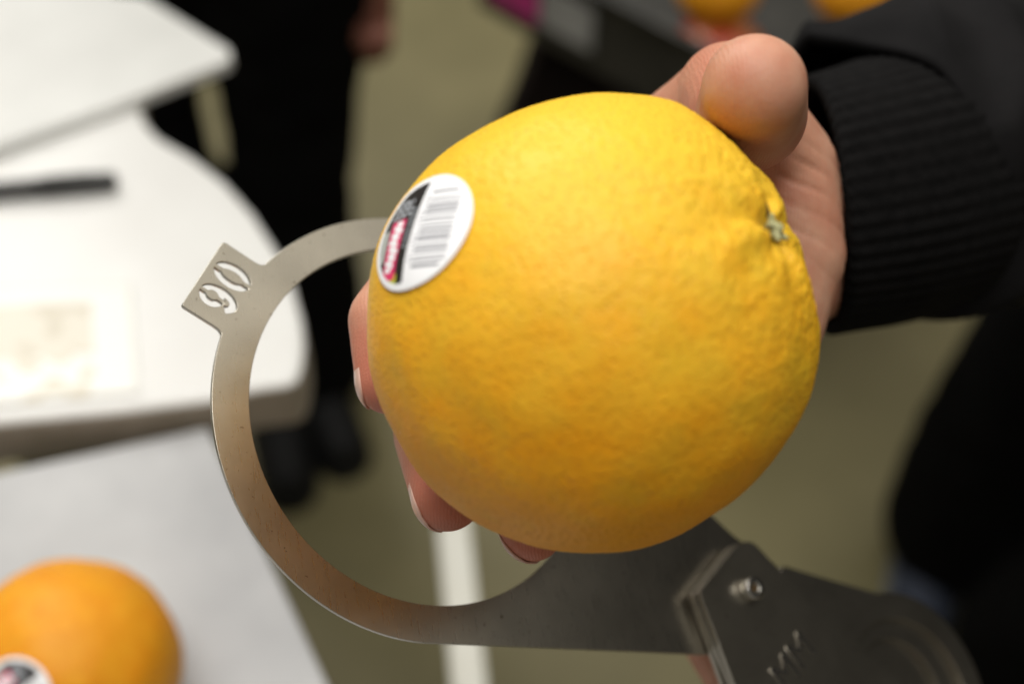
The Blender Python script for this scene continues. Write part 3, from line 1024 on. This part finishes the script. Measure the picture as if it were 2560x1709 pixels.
# no crease data on this hand
# ------------------------------------------------------------------ crates of fruit behind the sleeve
ZC = CAM_H-0.69
e0, e1_ = at_z(1560, 0, ZC), at_z(1750, 100, ZC)
ed = (e1_-e0).normalized()
if ed.x < 0:
    ed = -ed
en = Vector((-ed.y, ed.x, 0))
if en.y < 0:
    en = -en
cr0 = e0-ed*0.20
stand = empty('display_stand', (cr0.x, cr0.y, 0), 'black cloth-draped stand carrying the crate of oranges', 'stand')
cl_, cw_ = 0.50, 0.34
ctrc = cr0+ed*(cl_/2)+en*(cw_/2)
rzc = math.atan2(ed.y, ed.x)
hs = ZC-0.105
bm = bmesh.new()
tl_ = at_z(1375, 70, ZC-0.10)
bt = [V((tl_.x, tl_.y, 0)), cr0+ed*.34+en*.03, cr0+ed*(cl_-.02)+en*.16, cr0+ed*.30+en*(cw_+.06), V((tl_.x+.02, tl_.y+.22, 0))]
bb_ = [V((-0.085, 1.24, 0)), V((0.02, 1.02, 0)), V((0.33, 1.02, 0)), V((0.34, 1.36, 0)), V((0.0, 1.46, 0))]
NB = len(bt)
nb_ = 24
rows = []
for j in range(9):
    f = j/8
    row = []
    for k in range(NB):
        for i in range(nb_):
            t = i/nb_
            p = (bt[k]*(1-t)+bt[(k+1) % NB]*t)*(1-f)+(bb_[k]*(1-t)+bb_[(k+1) % NB]*t)*f
            n_ = (p-ctrc); n_.z = 0
            p = p + n_.normalized()*(0.010*f*math.sin((k*nb_+i)*1.1))
            row.append(bm.verts.new((p.x, p.y, hs*(1-f)+0.002)))
    rows.append(row)
n4 = nb_*NB
for r0, r1 in zip(rows, rows[1:]):
    for i in range(n4):
        bm.faces.new((r0[i], r0[(i+1) % n4], r1[(i+1) % n4], r1[i]))
bm.faces.new(rows[0])
bmesh.ops.recalc_face_normals(bm, faces=bm.faces)
obj('drape', from_bm(bm), M['stand'], stand)
crate = empty('fruit_crate', (ctrc.x, ctrc.y, hs), 'shallow black crate of oranges with a pink and silver label', 'crate')
def cbox(u, v, su, sv, z0, z1):
    c = cr0+ed*u+en*v
    return box((c.x, c.y, (z0+z1)/2), su, sv, z1-z0, rzc, 0.0015)
zb = hs+0.003
obj('crate_floor', cbox(cl_/2, cw_/2, cl_-.014, cw_-.014, zb, zb+.006), M['crate'], crate, smooth=False)
for u, v, su, sv in ((cl_/2, .003, cl_, .006), (cl_/2, cw_-.003, cl_, .006), (.003, cw_/2, .006, cw_-.0125), (cl_-.003, cw_/2, .006, cw_-.0125)):
    obj('crate_wall', cbox(u, v, su, sv, zb, ZC-.006), M['crate'], crate, smooth=False)
obj('rim', cbox(cl_/2, -.003, cl_+.012, .010, ZC-.0055, ZC), M['crate'], crate, smooth=False)
def on_side(u0, u1, z0, z1, mat, nm):
    c = cr0+ed*((u0+u1)/2)-en*0.0015
    return obj(nm, box((c.x, c.y, (z0+z1)/2), u1-u0, .002, z1-z0, rzc), mat, crate, smooth=False)
lp_ = on_side(.020, .090, ZC-.080, ZC-.020, M['pink'], 'label_panel'); lp_['label'] = 'pink panel of the crate label'
ls_ = on_side(.095, .165, ZC-.078, ZC-.028, M['silver'], 'label_panel'); ls_['label'] = 'silver panel of the crate label'
for k, (x, y, lab) in enumerate(((1795, -34, 'orange in the black crate, right above the red and green apple'),
                                  (2140, -28, 'orange in the black crate, half hidden behind the jacket sleeve'))):
    small_orange('orange', at_z(x, y, ZC+0.004), .040, lab, 5.0+k, 4, 'oranges in the crate')
# red and green apple in front of them
ac = at_z(1792, 150, ZC-0.105+0.0470)
apple = empty('apple', ac, 'red and green apple lying beside the crate, behind the thumb', 'apple')
bm = bmesh.new()
bmesh.ops.create_icosphere(bm, subdivisions=5, radius=1.0)
for v in bm.verts:
    d = v.co.normalized()
    v.co = d*0.044*(1+0.06*math.sqrt(max(0, 1-d.z*d.z))-0.16*math.exp(-(math.acos(max(-1, min(1, d.z)))/0.35)**2))
o = obj('skin', from_bm(bm), M['apple'], apple)
o.matrix_parent_inverse = Matrix()
st_ = tube([ac+V((0, 0, .031)), ac+V((.001, 0, .042)), ac+V((.004, .001, .052))], [.0016, .0013, .0016], 10, cap=True)
obj('stalk', st_, M['dark_pit'], apple)
